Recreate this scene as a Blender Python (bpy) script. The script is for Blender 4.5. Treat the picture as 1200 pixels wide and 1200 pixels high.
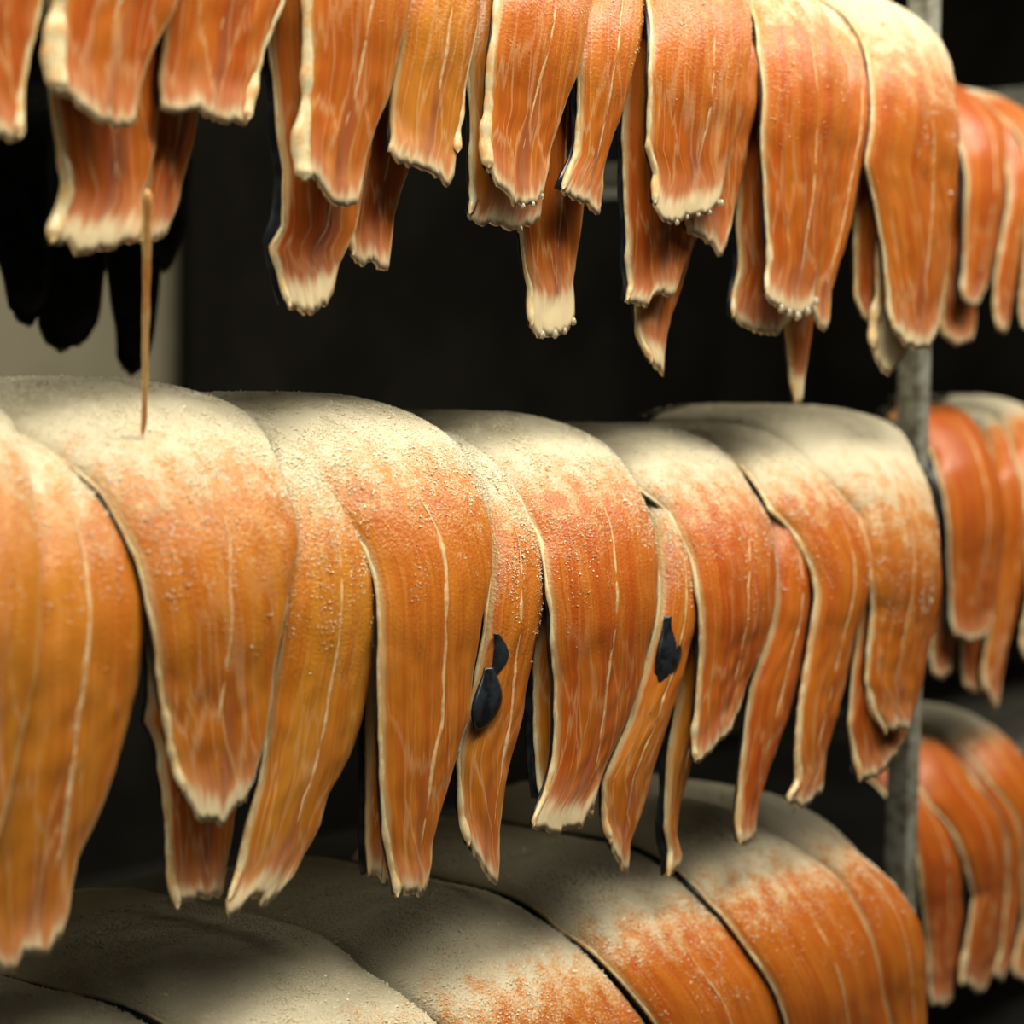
import bpy, math, random
import numpy as np
from mathutils import Matrix, Vector, noise as mnoise

for o in list(bpy.data.objects):
    bpy.data.objects.remove(o)
random.seed(7)
RNG = np.random.default_rng(11)
scene = bpy.context.scene
COL = scene.collection

# ------------------------------------------------------------------ camera
F = 2250.0                      # focal length in pixels of a 1200 px frame
CAM = np.array([0.0, -1.245, 1.35])
YAW, PITCH, ROLL = math.radians(41.0), math.radians(3.2), math.radians(0.9)
_d0 = np.array([math.cos(YAW), math.sin(YAW), 0.0])
_r0 = np.array([math.sin(YAW), -math.cos(YAW), 0.0])
_u0 = np.array([0.0, 0.0, 1.0])
_d = math.cos(PITCH) * _d0 - math.sin(PITCH) * _u0
_u = math.cos(PITCH) * _u0 + math.sin(PITCH) * _d0
CR = math.cos(ROLL) * _r0 + math.sin(ROLL) * _u
CU = math.cos(ROLL) * _u - math.sin(ROLL) * _r0
CD = _d
cam = bpy.data.cameras.new('camera')
cam.sensor_width = 36.0
cam.lens = 36.0 * F / 1200.0
cam.clip_start = 0.05
cam.dof.use_dof = True
cam.dof.focus_distance = 1.86
cam.dof.aperture_fstop = 2.9
cam_o = bpy.data.objects.new('camera', cam)
COL.objects.link(cam_o)
m = Matrix.Identity(4)
for i in range(3):
    m[i][0], m[i][1], m[i][2], m[i][3] = CR[i], CU[i], -CD[i], CAM[i]
cam_o.matrix_world = m
scene.camera = cam_o

# ------------------------------------------------------------------ world, lamps, exposure
w = bpy.data.worlds.new('world')
scene.world = w
w.use_nodes = True
w.node_tree.nodes['Background'].inputs[0].default_value = (0.9, 0.95, 1.0, 1)
w.node_tree.nodes['Background'].inputs[1].default_value = 0.008


def lamp(name, loc, target, sx, sy, energy, col):
    l = bpy.data.lights.new(name, 'AREA')
    l.shape = 'RECTANGLE'
    l.size, l.size_y, l.energy, l.color = sx, sy, energy, col
    o = bpy.data.objects.new(name, l)
    o.location = loc
    o.rotation_euler = (Vector(target) - Vector(loc)).to_track_quat('-Z', 'Y').to_euler()
    COL.objects.link(o)


for lx, le in ((-1.0, 52), (1.3, 80), (3.6, 60)):
    lamp('ceiling_lamp', (lx, -1.0, 3.3), (lx, 0.0, 1.2), 2.2, 0.6, le, (1.0, 0.94, 0.80))
lamp('wall_fill', (2.3, 1.9, 3.0), (2.5, 3.2, 2.4), 1.0, 0.3, 2.4, (1.0, 0.94, 0.80))  # unseen fill light added to brighten the beige wall

vs = scene.view_settings
vs.view_transform = 'Standard'
vs.look = 'None'
vs.gamma = 1.0
vs.exposure = 0.0
vs.use_curve_mapping = False


# ------------------------------------------------------------------ node helpers
def new_mat(name):
    mt = bpy.data.materials.new(name)
    mt.use_nodes = True
    nt = mt.node_tree
    return mt, nt, nt.nodes['Principled BSDF']


def node(nt, typ, **kw):
    n = nt.nodes.new(typ)
    for k, v in kw.items():
        if k.startswith('i_'):
            n.inputs[k[2:].replace('_', ' ')].default_value = v
        else:
            setattr(n, k, v)
    return n


def attr(nt, name):
    return node(nt, 'ShaderNodeAttribute', attribute_name=name).outputs['Fac']


def math_n(nt, op, a, b=None, c=None, clamp=False):
    n = node(nt, 'ShaderNodeMath', operation=op, use_clamp=clamp)
    for i, x in enumerate((a, b, c)):
        if x is None:
            continue
        if isinstance(x, (int, float)):
            n.inputs[i].default_value = x
        else:
            nt.links.new(x, n.inputs[i])
    return n.outputs[0]


def smooth(nt, x, lo, hi):
    n = node(nt, 'ShaderNodeMapRange', interpolation_type='SMOOTHSTEP')
    n.inputs['From Min'].default_value = lo
    n.inputs['From Max'].default_value = hi
    nt.links.new(x, n.inputs['Value'])
    return n.outputs['Result']


def mixc(nt, fac, a, b):
    n = node(nt, 'ShaderNodeMix', data_type='RGBA')
    for sock, x in ((n.inputs[0], fac), (n.inputs[6], a), (n.inputs[7], b)):
        if isinstance(x, (int, float)):
            sock.default_value = x
        elif isinstance(x, tuple):
            sock.default_value = (*x, 1)
        else:
            nt.links.new(x, sock)
    return n.outputs[2]


def noise_n(nt, vec, scale, detail=3.0, rough=0.55):
    n = node(nt, 'ShaderNodeTexNoise')
    n.inputs['Scale'].default_value = scale
    n.inputs['Detail'].default_value = detail
    n.inputs['Roughness'].default_value = rough
    if vec is not None:
        nt.links.new(vec, n.inputs['Vector'])
    return n.outputs['Fac']


def bump(nt, height, strength, dist, prev=None):
    b = node(nt, 'ShaderNodeBump')
    b.inputs['Strength'].default_value = strength
    b.inputs['Distance'].default_value = dist
    nt.links.new(height, b.inputs['Height'])
    if prev is not None:
        nt.links.new(prev, b.inputs['Normal'])
    return b.outputs['Normal']


SALT_C = (0.74, 0.69, 0.51)


def make_flesh():
    mt, nt, bs = new_mat('salmon_flesh')
    L = nt.links
    tt, ss, se, um, rnd, salt = [attr(nt, k) for k in ('tt', 'ss', 'se', 'um', 'rnd', 'salt')]
    obj = node(nt, 'ShaderNodeTexCoord').outputs['Object']
    comb = node(nt, 'ShaderNodeCombineXYZ')
    L.new(math_n(nt, 'MULTIPLY', um, 420.0), comb.inputs[0])
    L.new(math_n(nt, 'MULTIPLY', ss, 13.0), comb.inputs[1])
    L.new(math_n(nt, 'MULTIPLY', rnd, 37.0), comb.inputs[2])
    fib = noise_n(nt, comb.outputs[0], 1.0, 4.0, 0.6)
    comb2 = node(nt, 'ShaderNodeCombineXYZ')
    L.new(math_n(nt, 'MULTIPLY', um, 55.0), comb2.inputs[0])
    L.new(math_n(nt, 'MULTIPLY', ss, 5.0), comb2.inputs[1])
    L.new(math_n(nt, 'MULTIPLY', rnd, 51.0), comb2.inputs[2])
    band = noise_n(nt, comb2.outputs[0], 1.0, 2.0, 0.5)
    # hue differs from fish to fish
    cA = mixc(nt, rnd, (0.55, 0.120, 0.012), (0.60, 0.240, 0.022))
    cB = mixc(nt, rnd, (0.47, 0.070, 0.008), (0.53, 0.170, 0.013))
    col = mixc(nt, smooth(nt, band, 0.38, 0.66), cB, cA)
    col = mixc(nt, math_n(nt, 'MULTIPLY', smooth(nt, fib, 0.50, 0.74), 0.60), col, (0.68, 0.27, 0.055))
    col = mixc(nt, math_n(nt, 'MULTIPLY', smooth(nt, fib, 0.46, 0.28), 0.45), col, (0.38, 0.060, 0.008))
    # brownish-pink dark muscle towards the tail
    d = math_n(nt, 'ABSOLUTE', math_n(nt, 'SUBTRACT', tt, math_n(nt, 'MULTIPLY_ADD', band, 0.4, 0.36)))
    br = math_n(nt, 'MULTIPLY', smooth(nt, d, 0.13, 0.01), smooth(nt, se, 0.15, 0.03))
    col = mixc(nt, math_n(nt, 'MULTIPLY', br, 0.62), col, (0.27, 0.085, 0.05))
    # pale branching connective lines, denser towards the tail
    vv = node(nt, 'ShaderNodeTexVoronoi', feature='DISTANCE_TO_EDGE')
    cv = node(nt, 'ShaderNodeCombineXYZ')
    L.new(math_n(nt, 'MULTIPLY_ADD', band, 1.6, math_n(nt, 'MULTIPLY', um, 52.0)), cv.inputs[0])
    L.new(math_n(nt, 'MULTIPLY_ADD', fib, 0.5, math_n(nt, 'MULTIPLY', ss, 8.5)), cv.inputs[1])
    L.new(math_n(nt, 'MULTIPLY', rnd, 23.0), cv.inputs[2])
    L.new(cv.outputs[0], vv.inputs['Vector'])
    vv.inputs['Scale'].default_value = 1.0
    vl = math_n(nt, 'MULTIPLY', smooth(nt, vv.outputs['Distance'], 0.055, 0.008), smooth(nt, se, 0.26, 0.05))
    col = mixc(nt, math_n(nt, 'MULTIPLY', vl, 0.5), col, (0.76, 0.44, 0.20))
    # pale connective tissue at the tail end
    n1 = noise_n(nt, comb2.outputs[0], 2.4, 3.0, 0.6)
    pk = smooth(nt, math_n(nt, 'MULTIPLY_ADD', n1, 0.06, se), 0.082, 0.034)
    col = mixc(nt, math_n(nt, 'MULTIPLY', pk, 0.6), col, (0.62, 0.27, 0.13))
    tl = smooth(nt, math_n(nt, 'MULTIPLY_ADD', n1, 0.030, se), 0.034, 0.016)
    col = mixc(nt, math_n(nt, 'MULTIPLY', tl, 0.9), col, (0.84, 0.70, 0.42))
    # thin fatty margin on both long edges
    ed = math_n(nt, 'MINIMUM', um, math_n(nt, 'SUBTRACT', attr(nt, 'wd'), um))
    ef = smooth(nt, math_n(nt, 'MULTIPLY_ADD', n1, 0.006, ed), 0.0085, 0.0035)
    col = mixc(nt, math_n(nt, 'MULTIPLY', ef, 0.85), col, (0.74, 0.52, 0.24))
    # small dark specks
    vo = node(nt, 'ShaderNodeTexVoronoi')
    vo.inputs['Scale'].default_value = 26
    L.new(obj, vo.inputs['Vector'])
    sp = smooth(nt, vo.outputs['Distance'], 0.045, 0.02)
    col = mixc(nt, math_n(nt, 'MULTIPLY', sp, 0.6), col, (0.12, 0.03, 0.01))
    # salt: a crust on top, broken grains further down the bend
    g1 = noise_n(nt, obj, 420.0, 2.0, 0.6)
    g2 = noise_n(nt, obj, 45.0, 3.0, 0.6)
    sn = math_n(nt, 'ADD', math_n(nt, 'MULTIPLY', math_n(nt, 'SUBTRACT', g1, 0.5), 0.9),
                math_n(nt, 'MULTIPLY', math_n(nt, 'SUBTRACT', g2, 0.5), 0.9))
    sf = smooth(nt, math_n(nt, 'ADD', salt, sn), 0.24, 0.98)
    saltcol = mixc(nt, g2, SALT_C, (0.78, 0.68, 0.47))
    # brine-soaked salt is golden before it turns white
    col = mixc(nt, math_n(nt, 'MULTIPLY', smooth(nt, sf, 0.02, 0.42), 0.75), col, (0.68, 0.34, 0.085))
    col = mixc(nt, math_n(nt, 'MULTIPLY', smooth(nt, sf, 0.15, 1.0), 0.97), col, saltcol)
    L.new(col, bs.inputs['Base Color'])
    ro = math_n(nt, 'MULTIPLY_ADD', sf, 0.34, 0.36)
    L.new(ro, bs.inputs['Roughness'])
    bs.inputs['Specular IOR Level'].default_value = 0.45
    bs.inputs['Subsurface Weight'].default_value = 0.0
    vg = node(nt, 'ShaderNodeTexVoronoi', feature='SMOOTH_F1')
    vg.inputs['Scale'].default_value = 330
    L.new(obj, vg.inputs['Vector'])
    gm = smooth(nt, salt, 0.02, 0.35)
    b1 = bump(nt, fib, 0.6, 0.0010)
    g3 = noise_n(nt, obj, 800.0, 2.0, 0.7)
    b1 = bump(nt, math_n(nt, 'MULTIPLY', g3, sf), 0.9, 0.0016, b1)
    gh = math_n(nt, 'MULTIPLY', math_n(nt, 'SUBTRACT', 1.0, vg.outputs['Distance']), gm)
    b2 = bump(nt, gh, 0.55, 0.0014, b1)
    L.new(b2, bs.inputs['Normal'])
    return mt


def make_simple(name, c1, c2, scale, rough, bump_d=0.0008, spec=0.5, metallic=0.0, lo=0.4, hi=0.62):
    mt, nt, bs = new_mat(name)
    obj = node(nt, 'ShaderNodeTexCoord').outputs['Object']
    n = noise_n(nt, obj, scale, 4.0, 0.6)
    nt.links.new(mixc(nt, smooth(nt, n, lo, hi), c1, c2), bs.inputs['Base Color'])
    bs.inputs['Roughness'].default_value = rough
    bs.inputs['Specular IOR Level'].default_value = spec
    bs.inputs['Metallic'].default_value = metallic
    if bump_d:
        nt.links.new(bump(nt, n, 0.6, bump_d), bs.inputs['Normal'])
    return mt


def make_grain():
    mt, nt, bs = new_mat('salt_grain')
    col = mixc(nt, attr(nt, 'tint'), (0.86, 0.79, 0.58), (0.72, 0.34, 0.09))
    nt.links.new(col, bs.inputs['Base Color'])
    bs.inputs['Roughness'].default_value = 0.3
    return mt


M_FLESH = make_flesh()
M_SKIN = make_simple('fish_skin', (0.006, 0.008, 0.011), (0.022, 0.027, 0.032), 60, 0.28)
M_RIM = make_simple('belly_fat', (0.80, 0.68, 0.40), (0.74, 0.46, 0.19), 70, 0.30)
M_MEMB = make_simple('silver_membrane', (0.30, 0.33, 0.33), (0.52, 0.50, 0.40), 70, 0.35)
M_LINE = make_simple('bone_line', (0.78, 0.54, 0.28), (0.66, 0.34, 0.13), 120, 0.4)
M_GRAIN = make_grain()
M_STEEL = make_simple('brushed_steel', (0.30, 0.30, 0.26), (0.40, 0.40, 0.35), 30, 0.42, 0.0003, 0.5, 0.6)
M_DECK = make_simple('shaded_steel_deck', (0.05, 0.048, 0.04), (0.08, 0.075, 0.06), 25, 0.5, 0.0004, 0.4, 0.4)  # near-black steel: the shadow on the decks is put into the colour
M_POST = make_simple('grimy_steel_post', (0.22, 0.20, 0.14), (0.42, 0.42, 0.35), 45, 0.5, 0.0006, 0.5, 0.25)
M_WALL = make_simple('beige_wall', (0.34, 0.30, 0.20), (0.38, 0.34, 0.23), 3, 0.8, 0.0)
M_DARK = make_simple('dark_partition', (0.012, 0.0105, 0.008), (0.019, 0.017, 0.013), 2, 0.85, 0.0, 0.1)
M_FLOOR = make_simple('wet_floor', (0.035, 0.035, 0.032), (0.06, 0.058, 0.05), 2, 0.5, 0.001)
M_CEIL = make_simple('ceiling_paint', (0.10, 0.10, 0.09), (0.12, 0.12, 0.11), 2, 0.8, 0.0)
M_STRAND = make_simple('amber_strand', (0.62, 0.27, 0.07), (0.74, 0.50, 0.20), 40, 0.3)
mtw, ntw, bsw = new_mat('brine_drop')
bsw.inputs['Base Color'].default_value = (0.75, 0.68, 0.48, 1)
bsw.inputs['Roughness'].default_value = 0.05
bsw.inputs['Transmission Weight'].default_value = 0.5
M_DROP = mtw


# ------------------------------------------------------------------ mesh helpers
def obj_from(name, verts, faces, mat, parent=None, loc=(0, 0, 0), smooth_sh=True, attrs=None):
    me = bpy.data.meshes.new(name)
    me.from_pydata([tuple(v) for v in verts], [], [tuple(f) for f in faces])
    if smooth_sh:
        me.polygons.foreach_set('use_smooth', [True] * len(me.polygons))
    if attrs:
        for k, a in attrs.items():
            at = me.attributes.new(k, 'FLOAT', 'POINT')
            at.data.foreach_set('value', np.asarray(a, dtype=np.float32))
    me.materials.append(mat)
    me.update()
    o = bpy.data.objects.new(name, me)
    COL.objects.link(o)
    o.location = loc
    if parent is not None:
        o.parent = parent
    return o


def tag(o, label=None, cat=None, group=None, kind=None):
    if label:
        o['label'] = label
    if cat:
        o['category'] = cat
    if group:
        o['group'] = group
    if kind:
        o['kind'] = kind
    return o


def box(name, lo, hi, mat, parent=None, bev=0.0):
    lo, hi = np.array(lo, float), np.array(hi, float)
    c = (lo + hi) / 2
    h = (hi - lo) / 2
    v = [c + h * np.array([a, b, d]) for a in (-1, 1) for b in (-1, 1) for d in (-1, 1)]
    f = [(0, 1, 3, 2), (4, 6, 7, 5), (0, 4, 5, 1), (2, 3, 7, 6), (0, 2, 6, 4), (1, 5, 7, 3)]
    o = obj_from(name, v, f, mat, parent, smooth_sh=False)
    if bev:
        b = o.modifiers.new('bevel', 'BEVEL')
        b.width = bev
        b.segments = 2
    return o


def sstep(x, a, b):
    t = np.clip((x - a) / (b - a), 0, 1)
    return t * t * (3 - 2 * t)


# ------------------------------------------------------------------ drape profile (y, z) of a shelf
ZC = CAM[2]
CREST = {'top': ZC + 0.470, 'mid': ZC - 0.045, 'low': ZC - 0.575}
RY, RZ = 0.16, 0.15
LAYER = 0.015


class Profile:
    """Curve over a shelf: s=0 at the start of the front bend, s<0 lies on the shelf, s>0 bends and hangs."""

    def __init__(self, y0, crest, rear_y=None):
        pts = []
        n = 120
        back = 0.62
        for i in range(60):
            y = RY + back * (1 - i / 60)
            pts.append((y, crest - 0.10 * (y - RY) ** 2))
        for i in range(n + 1):
            a = math.pi / 2 * (1 - i / n)
            pts.append((RY - RY * math.cos(a), crest - RZ + RZ * math.sin(a)))
        for i in range(1, 80):
            dz = 0.62 * i / 80
            pts.append((0.05 * dz * dz, crest - RZ - dz))
        p = np.array(pts)
        p[:, 0] += y0
        seg = np.linalg.norm(np.diff(p, axis=0), axis=1)
        s = np.concatenate([[0], np.cumsum(seg)])
        s -= s[60]
        t = np.gradient(p, axis=0)
        t /= np.linalg.norm(t, axis=1)[:, None]
        nrm = np.stack([t[:, 1], -t[:, 0]], axis=1)      # outward: up on the shelf, to the viewer in front
        if rear_y is not None:
            p[:, 0] = rear_y - (p[:, 0] - y0)
            nrm[:, 0] *= -1
        self.p, self.s, self.n = p, s, nrm
        self.rear = rear_y is not None

    def at(self, s, off):
        y = np.interp(s, self.s, self.p[:, 0]) + off * np.interp(s, self.s, self.n[:, 0])
        z = np.interp(s, self.s, self.p[:, 1]) + off * np.interp(s, self.s, self.n[:, 1])
        return y, z

    def hit(self, px, py, off):
        D = CD + (px - 600) / F * CR - (py - 600) / F * CU
        q = self.p + off * self.n
        ry, rz = q[:, 0] - CAM[1], q[:, 1] - CAM[2]
        cr = ry * D[2] - rz * D[1]
        best = None
        for i in np.nonzero(cr[:-1] * cr[1:] <= 0)[0]:
            a = cr[i] / (cr[i] - cr[i + 1] + 1e-12)
            y = ry[i] + a * (ry[i + 1] - ry[i])
            lam = y / D[1]
            s = self.s[i] + a * (self.s[i + 1] - self.s[i])
            if self.rear and s < 0.2:
                continue
            if lam > 0 and (best is None or lam < best[0]):
                best = (lam, s, CAM[0] + lam * D[0])
        return None if best is None else (best[1], best[2])


_PC = {}


def P_(tier, dz):
    if (tier, dz) not in _PC:
        _PC[(tier, dz)] = Profile(0.0, CREST[tier] + dz)
    return _PC[(tier, dz)]


P_TOP = Profile(0.0, CREST['top'])
P_MID = Profile(0.0, CREST['mid'])
P_LOW = Profile(0.0, CREST['low'])
Y2 = 0.20
Q_TOP = Profile(Y2, CREST['top'])
Q_MID = Profile(Y2, CREST['mid'])
Q_LOW = Profile(Y2, CREST['low'])
R_TOP = Profile(0.0, CREST['top'], rear_y=0.80)


# ------------------------------------------------------------------ one salmon fillet
def fillet(label, group, prof, layer, L, R, B, thick=0.017, salt=1.0, hue=None, back=0.34, grains=1400,
           rim='L', line=None, skinL=0.0015, skinR=0.0025, rimw=1.0, nv=92, nt=26, fins=(), drops=(), rimlow=1.0, memb=None, lw=1.0, pale=0.0):
    k = len(FISH)
    hue = random.random() if hue is None else hue
    off = layer * LAYER
    om = off + 0.012
    tw = random.choice((-1, 1)) * random.uniform(0.002, 0.006)

    def trace(pts):
        q = [prof.hit(x, y, om) for x, y in pts]
        q = sorted([a for a in q if a is not None])
        return np.array([a[0] for a in q]), np.array([a[1] for a in q])
    sl, xl = trace(L)
    sr, xr = trace(R)
    bq = [prof.hit(x, y, om) for x, y in B]
    bq = [a for a in bq if a is not None]

    def XL(s):
        return np.interp(s, sl, xl)

    def XR(s):
        return np.interp(s, sr, xr)
    tb, sb = [], []
    for s, x in bq:
        a, b = XL(s), XR(s)
        tb.append(np.clip((x - a) / max(b - a, 0.01), 0, 1))
        sb.append(s)
    o_ = np.argsort(tb)
    tb, sb = np.array(tb)[o_], np.array(sb)[o_]
    s0 = -back
    T = np.linspace(0, 1, nt)
    rag = np.array([mnoise.noise((t * 9, k * 3.1, 0.0)) * 0.005 + mnoise.noise((t * 31, k * 3.1, 5.0)) * 0.004 for t in T])

    def SEND(t):
        return np.interp(t, tb, sb) + np.interp(t, T, rag)

    def wob(s, q):
        return np.array([mnoise.noise((a * 22, k * 5.3, q)) * 0.0022 + mnoise.noise((a * 75, k * 5.3, q)) * 0.0010 for a in np.atleast_1d(s)])
    sgrid = np.linspace(-back, prof.s[-1], 220)
    wl, wr = wob(sgrid, 1.0), wob(sgrid, 9.0)
    zn = np.array([mnoise.noise((a * 5, k * 2.7, 3.0)) for a in sgrid]) * 0.003
    xm = float(np.interp(0.1, sl, xl) + np.interp(0.1, sr, xr)) / 2

    def surf(s, t, h):
        """point at arclength s, fraction t across, h above the fillet's underside"""
        a = XL(s) + np.interp(s, sgrid, wl)
        b = XR(s) + np.interp(s, sgrid, wr)
        x = a + (b - a) * t
        se3 = np.maximum(SEND(t) - s, 0)
        o2 = 0.005 * (1 - sstep(se3, 0.0, 0.03)) + off * (1 + 0.5 * (1 - sstep(s, 0.05, 0.30))) + tw * (t - 0.5) * sstep(s, 0.1, 0.3)
        y, z = prof.at(s, o2 + h + np.interp(s, sgrid, zn))
        return np.stack([x, y, z], axis=-1), b - a

    def top_h(s, t):
        se = np.maximum(SEND(t) - s, 0)
        tap = (0.30 + 0.70 * sstep(se, 0.0, 0.20)) 
        puff = np.power(np.clip(1 - np.abs(2 * t - 1) ** 2.2, 0, 1), 0.62)
        groove = 0.0016 * np.exp(-((t - 0.52) / 0.05) ** 2)
        return 0.0045 * (0.22 + 0.78 * sstep(se, 0, 0.025)) + (thick * (1 + 0.75 * (1 - sstep(s, 0.0, 0.32))) - 0.0045) * puff * tap - groove * tap

    base = np.array([xm, *prof.at(0.0, off)])
    root = bpy.data.objects.new('salmon_fillet', None)
    root.empty_display_size = 0.05
    root.location = base
    COL.objects.link(root)
    tag(root, label, 'salmon fillet', group)
    FISH.append(root)

    # ---- flesh: closed slab, domed top
    V = np.linspace(0, 1, nv) ** 0.92
    TT, VV = np.meshgrid(T, V)
    TT, VV = TT.ravel(), VV.ravel()
    S = s0 + VV * (SEND(TT) - s0)
    H = top_h(S, TT)
    ln = np.array([mnoise.noise((a * 40, b * 7 + k, 2.0)) for a, b in zip(S, TT)])
    ln2 = np.array([mnoise.noise((a * 150, b * 26 + k, 4.0)) for a, b in zip(S, TT)])
    sm = np.clip(1 - sstep(S, 0.10 * salt, 0.34 * salt), 0, 1)
    H = H + ln * 0.0016 + ln2 * (0.0005 + 0.0014 * sm)
    top, W = surf(S, TT, H)
    bot, _ = surf(S, TT, np.full_like(S, 0.0006))
    n = len(S)
    verts = np.concatenate([top, bot]) - base
    faces = []
    for i in range(nv - 1):
        for j in range(nt - 1):
            a = i * nt + j
            faces.append((a, a + nt, a + nt + 1, a + 1))
            faces.append((n + a, n + a + 1, n + a + nt + 1, n + a + nt))
    for i in range(nv - 1):
        a = i * nt
        faces.append((a, n + a, n + a + nt, a + nt))
        a = i * nt + nt - 1
        faces.append((a, a + nt, n + a + nt, n + a))
    for j in range(nt - 1):
        faces.append((j, j + 1, n + j + 1, n + j))
        a = (nv - 1) * nt + j
        faces.append((a, n + a, n + a + 1, a + 1))
    saltv = np.clip(1.0 - sstep(S, 0.04 * salt, 0.19 * salt), 0, 1) * 0.80 + 0.26 * (1 - sstep(S, 0.15 * salt, 0.34 * salt))
    dup = lambda a: np.concatenate([a, a])
    flesh = obj_from('flesh', verts, faces, M_FLESH, root, attrs=dict(
        tt=dup(TT), ss=dup(S), se=dup(np.maximum(SEND(TT) - S - pale, 0)), um=dup(TT * W), wd=dup(W),
        rnd=np.full(2 * n, hue), salt=dup(saltv)))

    # ---- skin: dark shell underneath, showing at the long edges
    ns_, ntk = 46, 7
    tk = np.linspace(0, 1, ntk)
    TK, VK = np.meshgrid(tk, np.linspace(0, 1, ns_))
    TK, VK = TK.ravel(), VK.ravel()
    SK = s0 + VK * (SEND(TK) - 0.003 - s0)
    up, WK = surf(SK, TK, np.full_like(SK, 0.0002))
    dn, _ = surf(SK, TK, np.full_like(SK, -0.0022))
    ext = (-(skinL) * (1 - TK) ** 3 + skinR * TK ** 3) * (0.6 + 0.8 * np.array([mnoise.noise((a * 18, k, 8.0)) + 0.5 for a in SK]))
    up[:, 0] += ext
    dn[:, 0] += ext
    nn = len(SK)
    fs = []
    for i in range(ns_ - 1):
        for j in range(ntk - 1):
            a = i * ntk + j
            fs.append((a, a + ntk, a + ntk + 1, a + 1))
            fs.append((nn + a, nn + a + 1, nn + a + ntk + 1, nn + a + ntk))
        a = i * ntk
        fs.append((a, nn + a, nn + a + ntk, a + ntk))
        a = i * ntk + ntk - 1
        fs.append((a, a + ntk, nn + a + ntk, nn + a))
    for j in range(ntk - 1):
        a = (ns_ - 1) * ntk + j
        fs.append((a, nn + a, nn + a + 1, a + 1))
    obj_from('skin', np.concatenate([up, dn]) - base, fs, M_SKIN, root)

    # ---- pale fat rim along an edge (flattened bead)
    def bead(name, tfun, hfun, wfun, mat, sA, sB, m_, hs=0.6, par=None):
        ss_ = np.linspace(sA, sB, m_)
        vs_, fc = [], []
        nr = 6
        for i, s in enumerate(ss_):
            t = tfun(s)
            c, W_ = surf(np.array([s]), np.array([t]), np.array([hfun(s, t)]))
            c = c[0]
            ny = np.array([0, np.interp(s, prof.s, prof.n[:, 0]), np.interp(s, prof.s, prof.n[:, 1])])
            wd_ = wfun(s) * (1 + 0.5 * mnoise.noise((s * 60, k * 1.7, 6.0)))
            if i in (0, m_ - 1):
                wd_ *= 0.15
            for r in range(nr):
                an = 2 * math.pi * r / nr
                vs_.append(c + np.array([1, 0, 0]) * wd_ * math.cos(an) + ny * wd_ * hs * math.sin(an) - base)
        for i in range(m_ - 1):
            for r in range(nr):
                a, b = i * nr + r, i * nr + (r + 1) % nr
                fc.append((a, b, b + nr, a + nr))
        fc.append(tuple(range(nr)))
        fc.append(tuple((m_ - 1) * nr + r for r in range(nr))[::-1])
        return obj_from(name, vs_, fc, mat, par or root)

    sides = {'L': (0.0,), 'R': (1.0,), 'LR': (0.0, 1.0), '': ()}[rim]
    for t0 in sides:
        se_ = float(SEND(np.array([t0]))[0])
        lowb = lambda s, e=se_: 1 + 0.75 * rimlow * float(np.exp(-((e - 0.028 - s) / 0.032) ** 2))
        bead('fat_rim', lambda s, t0=t0: t0 + (0.004 if t0 == 0 else -0.004),
             lambda s, t: 0.0032, lambda s, lb=lowb: 0.0030 * rimw * lb(s), M_RIM, max(0.05, 0.006 - back), se_ - 0.002, 70, 0.62)
    if memb:
        bead('skin_edge', lambda s: 0.995, lambda s, t: 0.0018, lambda s: 0.0034, M_MEMB, memb[0], min(memb[1], float(SEND(np.array([1.0]))[0]) - 0.012), 50, 0.7)
    # ---- pale bone line
    if line is None:
        tl = 0.46 + 0.14 * random.random()
        lf = lambda s: tl + 0.02 * math.sin(s * 9 + k)
    else:
        q = sorted([a for a in (prof.hit(x, y, om) for x, y in line) if a is not None])
        qs = np.array([a[0] for a in q])
        qt = np.array([np.clip((x - XL(s)) / (XR(s) - XL(s)), 0.06, 0.94) for s, x in q])
        lf = lambda s: float(np.interp(s, qs, qt))
    se_ = float(SEND(np.array([lf(0.4)]))[0])
    bead('bone_line', lf, lambda s, t: float(top_h(np.array([s]), np.array([t]))[0]) - 0.0002,
         lambda s: 0.0025 * lw * (0.55 + 0.9 * abs(mnoise.noise((s * 30, k, 1.0)))) * float(sstep(se_ - s, 0.03, 0.13)) * (0.12 + 0.88 * float(sstep(s, 0.13 * salt, 0.13 * salt + 0.09))) + 0.0002,
         M_LINE, max(0.13 * salt, 0.02 - back), se_ - 0.05, 60, 0.5, flesh)

    # ---- salt grains
    if grains:
        m_ = int(grains * 2.4)
        sg = np.where(RNG.random(m_) < 0.42, RNG.normal(0.125, 0.05, m_) * salt, RNG.uniform(-0.14, 0.22 * salt, m_))
        tg = RNG.uniform(0.03, 0.97, m_)
        cl = np.array([mnoise.noise((a * 26, b * 4.5 + k * 7, 0.5)) for a, b in zip(sg, tg)])
        keep = (cl + 0.55 * RNG.random(m_) > 0.10 + 0.75 * sstep(sg, 0.13 * salt, 0.27 * salt)) | (sg < 0.06)
        sg, tg = sg[keep], tg[keep]
        if grains >= 1400:                       # dense crust on top of the large near fillets
            me_ = 9000 if grains >= 2500 else 5000
            sg = np.concatenate([sg, RNG.uniform(-0.09, 0.05, me_) + RNG.random(me_) ** 2 * 0.10 * salt])
            tg = np.concatenate([tg, RNG.uniform(0.01, 0.99, me_)])
        m_ = len(sg)
        sg = np.minimum(sg, SEND(tg) - 0.05)
        c, _ = surf(sg, tg, top_h(sg, tg) + 0.0004)
        r = np.clip(RNG.lognormal(math.log(0.00078), 0.36, m_), 0.0004, 0.0022)
        r = np.where(sg < 0.05, r * 1.2, r * (1 - 0.25 * sstep(sg, 0.1, 0.2)))
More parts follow.
